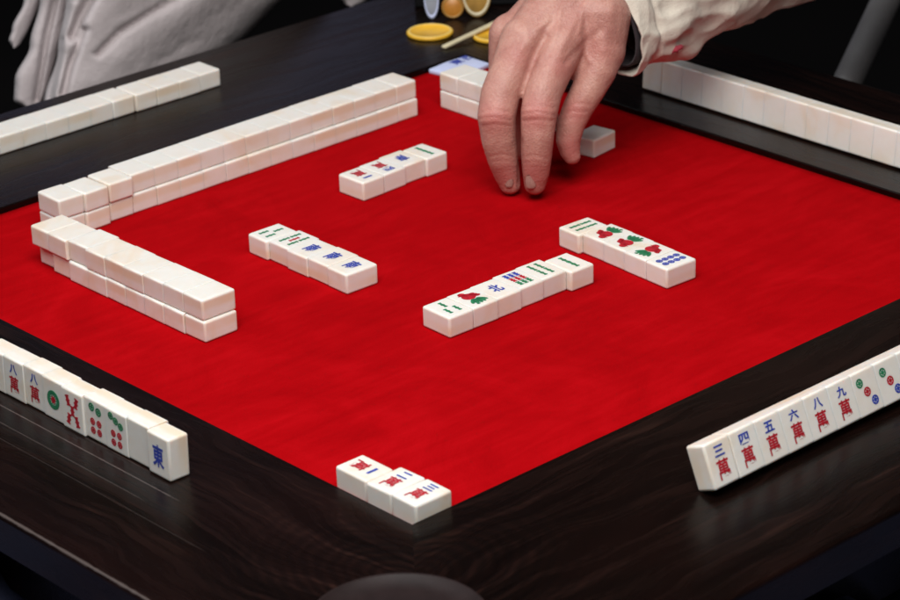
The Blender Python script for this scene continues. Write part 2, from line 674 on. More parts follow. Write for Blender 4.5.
# ---- wall on the left, two layers of nine, faces down
for lay in (0, 1):
    word = ('bottom', 'top')[lay]
    for i in range(9):
        x = -.2585 + J(.0006)
        y = .0003 + TW * (i + .5) + J(.0003)
        if lay == 1:
            x += .0008 if i < 5 else -.0002
            if i == 6:
                x += .0022
            if i in (7, 8):
                x += -.001
        else:
            x += -.0004
            y += -.0015
            if i == 8:
                x += .0062
            if i == 7:
                x += .002
        flat_tile(x, y, lay * (TT + .0001), J(.018), 'blank ivory tile, %s from the near end, %s layer of the left wall' % (ORD[i], word),
                  'face-down tiles stacked two high in the left wall', None, False, i in (0, 8))

# ---- long wall at the back left, two layers, faces down
for lay in (0, 1):
    word = ('bottom', 'top')[lay]
    for i in range(16):
        if i < 14:
            x = .2232 - TW * (i + .5) - .0002 * i
            y = .3025 + J(.0005) + (-.0035 + .0012 if lay == 0 else 0) - .0001 * i
            a = R(90) + J(.012)
            if lay == 1 and i == 13:
                y -= .0045
        elif i == 14:
            x, y, a = -.1965 + .0278 / 2 - .0022, .2945, R(91.5)
        else:
            x, y, a = -.2255 + .0278 / 2, .2965, R(88.5)
        flat_tile(x, y, lay * (TT + .0001), a, 'blank ivory tile, %s from far end, %s layer of long back-left wall' % (ORD[i], word),
                  'face-down tiles stacked two high in the long back-left wall', None, False, i in (0, 13, 14, 15))

# ---- what is left of the far wall beside the hand
for lay in (0, 1):
    word = ('bottom', 'top')[lay]
    for i in range(5):
        x = .2550 + TL / 2 + J(.0004)
        y = .2840 - TW * (i + .5)
        flat_tile(x, y, lay * (TT + .0001), J(.015), 'blank ivory tile in the %s layer, %s from the pale blue plaque, beside the hand' % (word, ORD[i]),
                  'face-down tiles stacked behind the hand', None, False, i in (0, 4))
flat_tile(.2735, .0790, 0, R(8), 'single blank ivory tile lying on the red cloth beside the thumb', None, None, False, True)

# ---- rack of standing tiles at the left, faces outwards
gs = 'standing tiles in the left hand row'
G_t = [('blue and red writing', wan('七')), ('a blue eight over red writing, outer one', wan('八')), ('a blue eight over red writing, beside the green ring', wan('八')),
       ('a green ring round a red dot', ('one', one_dot)), ('five red sticks only', ('b5r', B5R)), ('two green and four red dots', ('d6', D6)),
       ('a slanting green line over four red dots', ('d7', D7)), ('an empty face', None), ('a blue 東 character at the near end', ('dong', wind_design('東')))]
G_y = [.0410, .0132, -.0142, -.0415, -.0695, -.0973, -.1250, -.1527, -.1812]
for i, (what, des) in enumerate(G_t):
    x = -.4593 + (-.0004, 0, .0012, .0002, -.0012, .0012, .0006, .0016, -.0012)[i]
    lean = R(1)
    lz = V(-math.cos(lean), 0, math.sin(lean))
    ly = V(math.sin(lean), 0, math.cos(lean))
    lx = ly.cross(lz)
    p = V(x, G_y[i], RH) + ly * (TL / 2) - lz * TT
    tile(p + V(0, 0, .0002), (lx, ly, lz), 'standing ivory tile with ' + what, gs, des, i == 8)

# ---- rack of standing tiles at the right, leaning back
gs = 'standing tiles in the near right row'
H_t = [('三', 'three'), ('四', 'four'), ('五', 'five'), ('六', 'six'), ('八', 'eight'), ('九', 'nine'), None, None, None]
lean = R(22)
for i, q in enumerate(H_t):
    ly = V(0, math.sin(lean), math.cos(lean))
    lz = V(0, -math.cos(lean), math.sin(lean))
    lx = ly.cross(lz)
    base = V(-.1940 + TW * (i + .5), -.4925 - .0001 * i, RH + .0001)      # lower back edge
    p = base + ly * (TL / 2)
    if q:
        lab = 'leaning ivory tile with a blue numeral %s over a red character' % q[1]
        des = wan(q[0])
    else:
        lab = ('leaning ivory tile with three slanting dots, next to the numeral nine tile', 'leaning ivory tile with three slanting dots, further from the numeral nine tile',
               'leaning ivory tile with three slanting dots, cut by the picture edge')[i - 6]
        des = ('d3', D3)
    tile(p, (lx, ly, lz), lab, gs, des, i == 0)

# ---- row lying on the wood at the back left
for i in range(11):
    x = .1318 - TW * (i + .5) - (.0012 if i > 3 else 0)
    y = .5105 + J(.0005) + (.001 if i > 3 else 0)
    flat_tile(x, y, RH, R(90) + J(.01), 'blank ivory tile lying on the wood, %s from the chip end, by the grey shirt' % ORD[i],
              'face-down tiles on the back-left wooden rail', None, False, i in (0, 3, 4))

# ---- row standing at the back right, backs to us
for i in range(13):
    y = .1550 - TW * (i + .5)
    x = .4205 + J(.0004)
    ln = R(5)
    lz = V(math.cos(ln), 0, -math.sin(ln))          # face looks away
    ly = V(math.sin(ln), 0, math.cos(ln))
    lx = ly.cross(lz)
    p = V(x, y, RH + TT * math.sin(ln) + .0001) + ly * (TL / 2)
    tile(p, (lx, ly, lz), 'blank back of a standing ivory tile, %s from the sleeve, back-right rail' % ORD[i],
         'standing tiles on the back-right wooden rail', None, i == 0)

# ------------------------------------------------------------------ table
table = empty('mahjong_table', (0, 0, -.76))
tag(table, 'dark wooden game table with a red cloth top framed by broad rails', 'table')


def reparent(o, p):
    o.parent = p
    o.matrix_parent_inverse = Matrix.Translation(-Vector(p.location))


bm = bmesh.new()
bmesh.ops.create_grid(bm, x_segments=60, y_segments=60, size=FELT + .004)
bmesh.ops.solidify(bm, geom=list(bm.faces), thickness=.004)
felt = from_bm('felt_top', bm, M['felt'])
zmax = max(v.co.z for v in felt.data.vertices)
felt.location = (0, 0, -zmax)
reparent(felt, table)

OUT = dict(L=-.5812, R=.5900, N=-.6165, F=.5985)


def rail(name, mt, length_in, w, c0, c1, depth=.026, rot=0, loc=(0, 0, 0)):
    """a mitred board: local x along the rail, inner edge at y=0, outer edge at y=-w"""
    bm = bmesh.new()
    nseg = 24
    prof = [(0.0, -depth), (0.0, RH - .0012), (-.0012, RH), (-w + .0035, RH), (-w + .0022, RH - .0003), (-w + .0010, RH - .0010), (-w + .0003, RH - .0022), (-w, RH - .0036), (-w, -depth)]
    rings_ = []
    for s in range(nseg + 1):
        f = s / nseg
        ringv = []
        for (y, z) in prof:
            x0 = -length_in / 2 + y * c0
            x1 = length_in / 2 - y * c1
            ringv.append(bm.verts.new((x0 + (x1 - x0) * f, y, z)))
        rings_.append(ringv)
    n = len(prof)
    for a, b in zip(rings_, rings_[1:]):
        for i in range(n):
            bm.faces.new((a[i], a[(i + 1) % n], b[(i + 1) % n], b[i]))
    bm.faces.new(rings_[0])
    bm.faces.new(list(reversed(rings_[-1])))
    o = from_bm(name, bm, mt, None, False)
    o.rotation_euler = (0, 0, rot)
    o.location = loc
    reparent(o, table)
    return o


wL, wR, wN, wF = -FELT - OUT['L'], OUT['R'] - FELT, -FELT - OUT['N'], OUT['F'] - FELT
# local -y points outwards
rail('wooden_rail', M['wood_ring'], 2 * FELT, wN, wL / wN, wR / wN, rot=0, loc=(0, -FELT, 0))
rail('wooden_rail', M['wood'], 2 * FELT, wR, wN / wR, wF / wR, rot=R(90), loc=(FELT, 0, 0))
rail('wooden_rail', M['wood'], 2 * FELT, wF, wR / wF, wL / wF, rot=R(180), loc=(0, FELT, 0))
rail('wooden_rail', M['wood_scratch_glint'], 2 * FELT, wL, wF / wL, wN / wL, rot=R(-90), loc=(-FELT, 0, 0))


def box(bm, x0, x1, y0, y1, z0, z1, bev=0):
    r = bmesh.ops.create_cube(bm, size=1)
    for v in r['verts']:
        v.co = Vector(((v.co.x + .5) * (x1 - x0) + x0, (v.co.y + .5) * (y1 - y0) + y0, (v.co.z + .5) * (z1 - z0) + z0))
    if bev:
        es = list({e for v in r['verts'] for e in v.link_edges})
        bmesh.ops.bevel(bm, geom=es, offset=bev, segments=3, profile=.5, affect='EDGES')


for (x0, x1, y0, y1) in ((OUT['L'] + .05, OUT['R'] - .05, OUT['N'] + .05, OUT['N'] + .072), (OUT['L'] + .05, OUT['R'] - .05, OUT['F'] - .072, OUT['F'] - .05),
                         (OUT['L'] + .05, OUT['L'] + .072, OUT['N'] + .073, OUT['F'] - .073), (OUT['R'] - .072, OUT['R'] - .05, OUT['N'] + .073, OUT['F'] - .073)):
    bm = bmesh.new()
    box(bm, x0, x1, y0, y1, -.11, -.0265, .002)
    reparent(from_bm('apron', bm, M['wood'], None, False), table)
for sx in (-.46, .46):
    for sy in (-.48, .47):
        bm = bmesh.new()
        box(bm, sx - .03, sx + .03, sy - .03, sy + .03, -.76, -.0265, .004)
        reparent(from_bm('leg', bm, M['wood'], None, False), table)


# ------------------------------------------------------------------ small things on the wood
def lathe(bm, prof, n=64):
    rs = []
    for r, z in prof:
        if r < 1e-6:
            rs.append([bm.verts.new((0, 0, z))])
        else:
            rs.append([bm.verts.new((r * math.cos(2 * math.pi * i / n), r * math.sin(2 * math.pi * i / n), z)) for i in range(n)])
    for a, b in zip(rs, rs[1:]):
        for i in range(n):
            j = (i + 1) % n
            if len(a) == 1 and len(b) == 1:
                continue
            if len(a) == 1:
                bm.faces.new((a[0], b[i], b[j]))
            elif len(b) == 1:
                bm.faces.new((a[i], b[0], a[j]))
            else:
                bm.faces.new((a[i], b[i], b[j], a[j]))


bm = bmesh.new()
lathe(bm, [(0, .0001), (.050, .0001), (.0605, .0030), (.0630, .0062), (.0622, .0070), (.0605, .0060), (.057, .0030), (.046, .0016), (0, .0014)])
o = from_bm('round_dish', bm, M['dish'])
o.location = (-.480, -.478, RH)
tag(o, 'shallow round dark brown dish at the near corner of the table', 'dish')


def chip(loc, r, label, mt, rim, tilt=None, thick=.004):
    bm = bmesh.new()
    lathe(bm, [(0, 0), (r * .96, 0), (r, .0008), (r, thick - .0008), (r * .96, thick), (r * .84, thick), (r * .82, thick - .0007), (0, thick - .0007)])
    o = from_bm('gaming_chip', bm, mt)
    bm = bmesh.new()
    lathe(bm, [(r * .842, thick + .00005), (r * .85, thick + .0005), (r * .94, thick + .0005), (r * .955, thick + .00005)])
    c = from_bm('rim', bm, rim, o)
    o.location = loc
    if tilt:
        o.rotation_euler = tilt
    tag(o, label, 'gaming chip', 'gaming chips at the far corner')
    return o


p = at(430, 34, z=RH)
chip((p.x, p.y, RH + .0001), .0258, 'round yellow chip lying flat on the dark wood, left of the cream stick', M['yellow'], M['yellow_rim'])
p = at(494, 37.5, z=RH)
chip((p.x, p.y, RH + .0001), .0235, 'round yellow chip half hidden by the hand, under the cream stick', M['yellow'], M['yellow_rim'])

a, b = at(443, 45.5, z=RH + .004), at(500, 22.5, z=RH + .008)
dvec = (b - a)
bm = bmesh.new()
box(bm, -.5, .5, -.0032, .0032, -.0016, .0016)
for v in bm.verts:
    v.co.x *= dvec.length
bmesh.ops.bevel(bm, geom=list(bm.edges), offset=.0011, segments=3, profile=.5, affect='EDGES')
o = from_bm('counting_stick', bm, M['cream'])
mid = (a + b) / 2
a2 = V(a.x, a.y, RH + .0018)
b2 = V(b.x, b.y, RH + .0105)
o.location = (a2 + b2) / 2
o.rotation_euler = (b2 - a2).to_track_quat('X', 'Z').to_euler()
tag(o, 'thin cream counting stick resting against a yellow chip', 'stick')

# dark chip box at the far corner with three pieces leaning on it
bm = bmesh.new()
box(bm, -.060, .060, -.020, .020, 0, .05, .003)
o = from_bm('chip_box', bm, M['black'])
cbx = V(.505, .512, RH)
o.location = cbx
o.rotation_euler = (0, 0, R(-42))
tag(o, 'black box at the far corner with coloured pieces leaning on it', 'box')


def leaner(px, py, r, w, label, mt, rim, sx=1.0):
    c = at(px, py, z=RH)
    out = V(math.cos(R(-132)), math.sin(R(-132)), 0)          # towards the near side
    tl = R(12)
    up_ = V(0, 0, 1) * math.cos(tl) - out * math.sin(tl)
    nrm = out * math.cos(tl) + V(0, 0, 1) * math.sin(tl)
    side = up_.cross(nrm)
    bm = bmesh.new()
    th = .004
    lathe(bm, [(0, 0), (r * .95, 0), (r, .0008), (r, th - .0008), (r * .95, th), (0, th)], 48)
    for v in bm.verts:
        v.co.x *= sx
    ob = from_bm('gaming_chip', bm, mt)
    bm = bmesh.new()
    lathe(bm, [(r * .80, th + .0001), (r * .82, th + .0006), (r * .92, th + .0006), (r * .94, th + .0001)], 48)
    for v in bm.verts:
        v.co.x *= sx
    from_bm('rim', bm, rim, ob)
    mm = Matrix((side, up_, nrm)).transposed().to_4x4()
    mm.translation = c + up_ * r
    ob.matrix_world = mm
    tag(ob, label, 'gaming chip', 'gaming chips at the far corner')


leaner(432, 19, .024, 0, 'grey oval piece standing upright beyond the yellow chips', M['grey'], M['paleblue'], .36)
leaner(453, 18, .0125, 0, 'small round orange piece standing between the grey and amber pieces', M['orange'], M['amber'])
leaner(477, 17, .027, 0, 'amber disc with a cream rim standing nearest to the hand', M['amber'], M['cream'], .62)

# pale blue plaque lying in the far corner of the cloth
cc = [at(428.5, 69, z=.005), at(465, 53.5, z=.005)]
ex = (cc[1] - cc[0]).normalized()
ey = V(-ex.y, ex.x, 0) * -1
if ey.y > 0:
    ey = -ey
ln = (cc[1] - cc[0]).length
ctr = (cc[0] + cc[1]) / 2 + ey * .021
bm = bmesh.new()
box(bm, -ln / 2, ln / 2, -.021, .021, 0, .005, .0012)
o = from_bm('plaque', bm, M['paleblue'])
o.location = (ctr.x, ctr.y, .0001)
o.rotation_euler = (0, 0, math.atan2(ex.y, ex.x))
tag(o, 'flat pale blue plaque with blue writing, partly hidden behind stacked tiles', 'plaque')
bm = bmesh.new()
for k, ch in enumerate('東西'):
    glyph(bm, ch, .004 + .019 * k, .0105, .016, .013, .02)
for v in bm.verts:
    v.co.z = .0053
from_bm('writing', bm, M['blue'], o, False)


# ------------------------------------------------------------------ the hand
def rcone(bm, a, ra, b, rb, n=20):
    """rounded cone between two balls"""
    a, b = Vector(a), Vector(b)
    ax = (b - a)
    L_ = ax.length
    if L_ < 1e-6:
        bmesh.ops.create_uvsphere(bm, u_segments=n, v_segments=n // 2, radius=ra, matrix=Matrix.Translation(a))
        return
    q = ax.to_track_quat('Z', 'Y')
    pts = []
    K = 6
    for k in range(K + 1):
        t = -math.pi / 2 + math.pi / 2 * k / K
        pts.append((ra * math.cos(t), ra * math.sin(t)))
    for k in range(K + 1):
        t = math.pi / 2 * k / K
        pts.append((rb * math.cos(t), L_ + rb * math.sin(t)))
    rs = []
    for r, z in pts:
        if r < 1e-6:
            rs.append([bm.verts.new(a + q @ Vector((0, 0, z)))])
        else:
            rs.append([bm.verts.new(a + q @ Vector((r * math.cos(2 * math.pi * i / n), r * math.sin(2 * math.pi * i / n), z))) for i in range(n)])
    for A_, B_ in zip(rs, rs[1:]):
        for i in range(n):
            j = (i + 1) % n
            if len(A_) == 1:
                bm.faces.new((A_[0], B_[j], B_[i]))
            elif len(B_) == 1:
                bm.faces.new((A_[i], A_[j], B_[0]))
            else:
                bm.faces.new((A_[i], A_[j], B_[j], B_[i]))


D0 = 2.618
PX = 2777.88


def hp(px, py, dd):
    return at(px, py, D=D0 + dd)


def rr(pxr, dd=0):
    return pxr * (D0 + dd) / PX


# chains: (px, py, depth offset, radius in px)
CH = {
    'index': [(560, 44, .012, 25), (551, 70, .002, 21.5), (543, 92, -.008, 19.3), (539, 113, -.014, 18.6), (537.5, 135, -.012, 16.8), (536.5, 156, -.004, 15.6), (536, 172, .004, 13.8), (535, 184, .010, 11.2)],
    'middle': [(525, 40, .014, 25), (512, 70, .006, 22.2), (500.5, 94, -.002, 20.0), (496.5, 116, -.006, 19.4), (498.5, 138, .002, 17.6), (502.5, 158, .012, 15.6), (507, 174, .021, 13.2), (510, 184, .025, 10.8)],
    'ring': [(512, 36, .040, 24), (506, 70, .048, 18.0), (512, 100, .060, 13.5), (515, 128, .066, 12.5), (516, 150, .070, 11.5)],
    'little': [(520, 30, .070, 20), (506, 66, .082, 16), (500, 98, .086, 13), (500, 122, .092, 11), (502, 140, .096, 9)],
    'thumb': [(598, 20, .030, 34), (601, 50, .026, 25), (597, 70, .022, 20), (588, 90, .020, 17), (578, 108, .020, 15.5), (571, 124, .022, 14.2), (568, 140, .025, 12.6), (570, 151, .028, 10.5), (572, 156, .029, 9)],
}
bm = bmesh.new()
for nme, ch in CH.items():
    for (x0, y0, d0, q0), (x1, y1, d1, q1) in zip(ch, ch[1:]):
        rcone(bm, hp(x0, y0, d0), rr(q0, d0), hp(x1, y1, d1), rr(q1, d1))
# back of the hand, palm side and wrist
palm = [((560, 44, .014, 26), (588, -12, .048, 33)), ((527, 42, .014, 25), (572, -14, .048, 32)), ((513, 38, .036, 22), (562, -6, .060, 28)),
        ((545, 30, .030, 28), (580, -20, .060, 32)), ((592, 22, .040, 34), (598, -20, .060, 30)), ((596, 50, .030, 22), (600, 10, .045, 32)),
        ((576, 60, .028, 20), (586, 20, .04, 30)), ((528, 36, .060, 22), (575, -10, .080, 30)),
        ((584, -14, .060, 36), (625, -75, .100, 34)), ((598, -14, .062, 34), (650, -70, .100, 34)), ((545, 56, .034, 20), (575, 44, .034, 22))]
for (x0, y0, d0, q0), (x1, y1, d1, q1) in palm:
    rcone(bm, hp(x0, y0, d0), rr(q0, d0), hp(x1, y1, d1), rr(q1, d1))
# forearm that runs up into the sleeve
rcone(bm, hp(625, -75, .10), rr(34), hp(760, -150, .20), rr(44))
me = bpy.data.meshes.new('hand')
bm.to_mesh(me)
bm.free()
tmp = bpy.data.objects.new('hand', me)
COL.objects.link(tmp)
md = tmp.modifiers.new('r', 'REMESH')
md.mode = 'VOXEL'
md.voxel_size = .0016
md = tmp.modifiers.new('s', 'SMOOTH')
md.factor = .5
md.iterations = 9
hand_me = baked(tmp, 'hand')

# creases, knuckles and veins pressed into / raised from the skin
co = np.empty(len(hand_me.vertices) * 3)
hand_me.vertices.foreach_get('co', co)
co = co.reshape(-1, 3)
no = np.empty(len(hand_me.vertices) * 3)
hand_me.vertices.foreach_get('normal', no)
no = no.reshape(-1, 3)
cp = np.array(CAMP)
rel = co - cp
dd_ = rel @ np.array(dv)
sx_ = 450 + PX * (rel @ np.array(r2)) / dd_
sy_ = 300 - PX * (rel @ np.array(u2)) / dd_
front = np.clip(-(no @ np.array(dv)) * 1.6, 0, 1)
disp = np.zeros(len(co))


def stroke(pts, wid, amp, dmax=.05):
    global disp
    best = np.full(len(co), 1e9)
    for (x0, y0), (x1, y1) in zip(pts, pts[1:]):
        ax, ay = x1 - x0, y1 - y0
        t = np.clip(((sx_ - x0) * ax + (sy_ - y0) * ay) / (ax * ax + ay * ay), 0, 1)
        best = np.minimum(best, np.hypot(sx_ - x0 - t * ax, sy_ - y0 - t * ay))
    disp += amp * np.exp(-(best / wid) ** 2) * front * (dd_ < D0 + dmax)


# finger joints: wrinkles across, pads between
for pts, w_, a_ in [
    ([(523, 108), (537, 105), (553, 108)], 1.5, -.0009), ([(521, 114), (537, 112), (555, 115)], 1.2, -.0007), ([(524, 121), (538, 119.5), (553, 121)], 1.5, -.0009),
    ([(521, 158), (534, 155), (548, 159)], 1.3, -.0008), ([(522, 163), (534, 161), (546, 164)], 1.2, -.0005),
    ([(480, 113), (493, 109), (509, 112)], 1.5, -.0009), ([(479, 119), (494, 117), (510, 120)], 1.2, -.0007), ([(482, 126), (495, 124), (511, 126)], 1.5, -.0007),
    ([(489, 157), (502, 154), (514, 157)], 1.3, -.0007), ([(490, 162), (503, 160), (515, 162)], 1.2, -.0004),
    ([(562, 107), (575, 103), (590, 104)], 1.5, -.0010), ([(560, 114), (573, 111), (587, 112)], 1.3, -.0009), ([(560, 121), (572, 118), (585, 119)], 1.2, -.0005),
    ([(528, 113), (548, 113)], 9, .0010), ([(484, 117), (506, 117)], 9, .0010),
    ([(548, 66), (560, 60)], 12, .0016), ([(515, 56), (522, 52)], 11, .0014),
    ([(556, 56), (590, -5)], 5, .0014), ([(522, 48), (575, -10)], 5, .0013), ([(604, 48), (612, 5)], 6, .0010),
    ([(540, 62), (556, 36), (562, 10), (585, -8)], 2.6, .0011), ([(590, 62), (578, 35), (584, 8)], 2.6, .0011), ([(535, 30), (556, 18), (570, -10)], 2.4, .0009),
    ([(520.5, 140), (520, 158), (520, 172), (520, 192)], 1.8, -.0060), ([(566, 62), (584, 44), (600, 30)], 3.5, -.0018), ([(523, 96), (529, 72), (536, 52), (546, 36)], 4.0, -.0030),
]:
    stroke(pts, w_, a_)
flush = np.zeros(len(co))
for fx, fy, fr, fa in [(537, 114, 17, .7), (495, 118, 17, .7), (574, 112, 14, .65), (562, 68, 15, .45), (520, 58, 14, .4),
                       (533, 176, 18, .7), (507, 176, 18, .7), (570, 148, 16, .65), (598, 52, 16, .35), (580, 30, 22, .2)]:
    flush = np.maximum(flush, fa * np.exp(-(((sx_ - fx) ** 2 + (sy_ - fy) ** 2) / fr ** 2)))
rng = np.random.RandomState(3)
disp = np.where(disp < 0, disp * .62, disp)
co = co + no * disp[:, None]
fa_ = hand_me.attributes.new('flush', 'FLOAT', 'POINT')
fa_.data.foreach_set('value', flush.astype(np.float32))
hand_me.vertices.foreach_set('co', co.ravel())
hand_me.materials.clear()
hand_me.materials.append(M['skin'])

player = empty('person', tuple(hp(700, 0, .3)))
tag(player, 'person in a light beige jacket, only the arm reaching over the red cloth shows', 'person')
hand = link_mesh('hand', hand_me)
reparent(hand, player)


def nail(c, tip, wide, ln, label=None):
    """small curved plate: c centre, tip direction, seen from the camera side"""
    t = (tip - c).normalized()
    n_ = (-dv - r2 * .12).normalized()
    s = t.cross(n_).normalized()
    n_ = s.cross(t)
    bm = bmesh.new()
    nu, nv = 12, 10
    g_ = []
    for j in range(nv + 1):
        row = []
        v_ = -1 + 2 * j / nv
        for i in range(nu + 1):
            u_ = -1 + 2 * i / nu
            lim = math.sqrt(max(.02, 1 - max(0, abs(v_) - .2) ** 2.0 * 1.2))
            row.append(bm.verts.new(c + s * (u_ * wide * lim) + t * (v_ * ln) + n_ * (-(u_ * lim) ** 2 * wide * .45 - max(0, v_) ** 2 * ln * .15)))
        g_.append(row)
    for j in range(nv):
        for i in range(nu):
            bm.faces.new((g_[j][i], g_[j][i + 1], g_[j + 1][i + 1], g_[j + 1][i]))
    bmesh.ops.solidify(bm, geom=list(bm.faces), thickness=.0006)
    o = from_bm('fingernail', bm, M['nail'])
    reparent(o, player)


nail(hp(530.5, 182.0, -.0048), hp(530.8, 195, -.0005), rr(6.0), rr(7.6))
nail(hp(508.5, 182, .0112), hp(509, 194, .0155), rr(4.8), rr(6.5))


# ------------------------------------------------------------------ sleeves and clothes
def tube(name, path, mt, fold, nu=96, nv=80, cap=False, solid=.0018, parent=None):
    """path: list of (point, radius_a, radius_b); cross sections face along the path. fold(u, s) -> offset"""
    P = [Vector(p[0]) for p in path]
    nseg = len(P) - 1

    def samp(s):
        x = s * nseg
        i = min(int(x), nseg - 1)
        f = x - i
        p0 = P[max(i - 1, 0)]
        p1, p2 = P[i], P[i + 1]
        p3 = P[min(i + 2, nseg)]
        c = .5 * ((2 * p1) + (p2 - p0) * f + (2 * p0 - 5 * p1 + 4 * p2 - p3) * f * f + (3 * p1 - p0 - 3 * p2 + p3) * f ** 3)
        t_ = .5 * ((p2 - p0) + 2 * (2 * p0 - 5 * p1 + 4 * p2 - p3) * f + 3 * (3 * p1 - p0 - 3 * p2 + p3) * f * f)
        ra = path[i][1] * (1 - f) + path[i + 1][1] * f
        rb = path[i][2] * (1 - f) + path[i + 1][2] * f
        return c, t_.normalized(), ra, rb
    bm = bmesh.new()
    rows_ = []
    for j in range(nv + 1):
        s = j / nv
        c, t_, ra, rb = samp(s)
        side = t_.cross(-dv).normalized()       # in the picture plane, across the path
        toward = side.cross(t_).normalized()    # towards the camera
        row = []
        for i in range(nu):
            u_ = 2 * math.pi * i / nu
            k = 1 + fold(u_, s)
            row.append(bm.verts.new(c + side * (math.cos(u_) * ra * k) + toward * (math.sin(u_) * rb * k)))
        rows_.append(row)
    for a_, b_ in zip(rows_, rows_[1:]):
        for i in range(nu):
            j = (i + 1) % nu
            bm.faces.new((a_[i], a_[j], b_[j], b_[i]))
    if cap:
        bm.faces.new(rows_[0])
        bm.faces.new(list(reversed(rows_[-1])))
    elif solid:
        bmesh.ops.recalc_face_normals(bm, faces=bm.faces)
        bmesh.ops.solidify(bm, geom=list(bm.faces), thickness=-solid)
    o = from_bm(name, bm, mt)
    if parent:
        reparent(o, parent)
    return o


def sl_fold(u_, s):
    f = .030 * math.sin(3 * u_ + 9 * s) + .022 * math.sin(5 * u_ - 16 * s + 1)
    f += .05 * math.exp(-((s - .20) / .035) ** 2) * math.sin(2 * u_ + .6) + .045 * math.exp(-((s - .34) / .04) ** 2) * math.sin(3 * u_ + 2.4)
    f += -.07 * math.exp(-((s - .115 - .03 * math.sin(u_)) / .012) ** 2) * max(0, math.sin(u_ + .4))
    f += .035 * math.sin(26 * s + 2.0 * math.sin(u_ * 2)) * (.35 + .65 * s)
    return f


sp = [(hp(606, 18, .050), rr(62), rr(40)), (hp(636, 6, .075), rr(66), rr(46)), (hp(672, -14, .105), rr(66), rr(52)),
      (hp(720, -38, .15), rr(70), rr(60)), (hp(790, -72, .21), rr(76), rr(66)), (hp(880, -120, .30), rr(84), rr(76))]
sleeve = tube('sleeve', sp, M['sleeve'], sl_fold, nu=160, nv=180, solid=0, parent=player)
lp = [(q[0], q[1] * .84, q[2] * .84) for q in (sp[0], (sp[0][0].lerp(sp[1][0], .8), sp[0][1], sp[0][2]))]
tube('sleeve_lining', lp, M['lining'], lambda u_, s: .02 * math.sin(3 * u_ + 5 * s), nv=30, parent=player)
from mathutils import noise as mnoise
smat = sleeve.data
smat.calc_loop_triangles()
shift = []
for v_ in smat.vertices:
    p_ = v_.co
    a_ = 1 - abs(mnoise.noise(Vector((p_.x * 16, p_.y * 16, p_.z * 22)) + Vector((3, 1, 7)))) * 2.4
    b_ = 1 - abs(mnoise.noise(Vector((p_.x * 34, p_.y * 30, p_.z * 46)))) * 2.2
    shift.append(p_ + v_.normal * (.0050 * max(-.4, a_) + .0022 * max(-.3, b_) - .003))
inner = {i for f in smat.polygons if 0 for i in f.vertices}
for v_, p_ in zip(smat.vertices, shift):
    v_.co = p_
md_s = sleeve.modifiers.new('cloth thickness', 'SOLIDIFY')
md_s.thickness = .0022
md_s.offset = -1
# small red mark on the lower edge of the sleeve
c = hp(675, 49, .062)
bm = bmesh.new()
bmesh.ops.create_uvsphere(bm, u_segments=16, v_segments=10, radius=1)
for v in bm.verts:
    w_ = 1 + .25 * math.sin(7 * v.co.x + 5 * v.co.y)
    q = r2 * (v.co.x * rr(6.5) * w_) + (u2 + r2 * .6) * (v.co.y * rr(4.5) * w_) - dv * (v.co.z * rr(3))
    v.co = c + q
o = from_bm('red_mark', bm, M['patch'])
reparent(o, player)

# ---- the player behind the back-left rail
sitter = empty('person', (.0, .72, -.3))
tag(sitter, 'person in a rumpled grey shirt sitting behind the back-left rail', 'person')


def seg_dist(x, y, pts):
    best = 1e9
    for (x0, y0), (x1, y1) in zip(pts, pts[1:]):
        ax, ay = x1 - x0, y1 - y0
        t = max(0, min(1, ((x - x0) * ax + (y - y0) * ay) / (ax * ax + ay * ay)))
        best = min(best, math.hypot(x - x0 - t * ax, y - y0 - t * ay))
    return best


def garment(name, left, right, Y, half, creases, parent, nv=150, nu=160):
    """closed body of cloth: outline given by left/right polylines (px,py), depth in metres around the plane Y"""
    def xa(pl, y):
        if y <= pl[0][1]:
            return pl[0][0] + (pl[0][1] - y) * 0
        for (x0, y0), (x1, y1) in zip(pl, pl[1:]):
            if y0 <= y <= y1:
                f = (y - y0) / (y1 - y0)
                f = f * f * (3 - 2 * f) if pl is left else f
                return x0 + (x1 - x0) * f
        return pl[-1][0]
    y0, y1 = left[0][1], left[-1][1]
    bm = bmesh.new()
    rws = []
    for j in range(nv + 1):
        py = y0 + (y1 - y0) * j / nv
        xl, xr = xa(left, py), xa(right, py)
        row = []
        for i in range(nu):
            t = 2 * math.pi * i / nu
            ux = math.cos(t)
            ux = math.copysign(abs(ux) ** .8, ux)
            px = (xl + xr) / 2 - ux * (xr - xl) / 2
            dep = math.sin(t)
            dep = math.copysign(abs(dep) ** .35, dep)
            dY = -dep * half
            if dep > 0:
                for pts, wd, am in creases:
                    dY -= am * math.exp(-(seg_dist(px, py, pts) / wd) ** 2) * min(1, dep * 1.5)
                dY -= .0012 * math.sin(px * .07 + py * .05 + 1.5 * math.sin(py * .03)) * dep
            q = at(px, py, Y=Y)
            q = q + (q - CAMP).normalized() * (dY / .62)
            row.append(bm.verts.new(q))
        rws.append(row)
    for a_, b_ in zip(rws, rws[1:]):
        for i in range(nu):
            j = (i + 1) % nu
            bm.faces.new((a_[i], a_[j], b_[j], b_[i]))
    bm.faces.new(rws[0])
    bm.faces.new(list(reversed(rws[-1])))
    o = from_bm(name, bm, M['shirt'])
    reparent(o, parent)
    return o


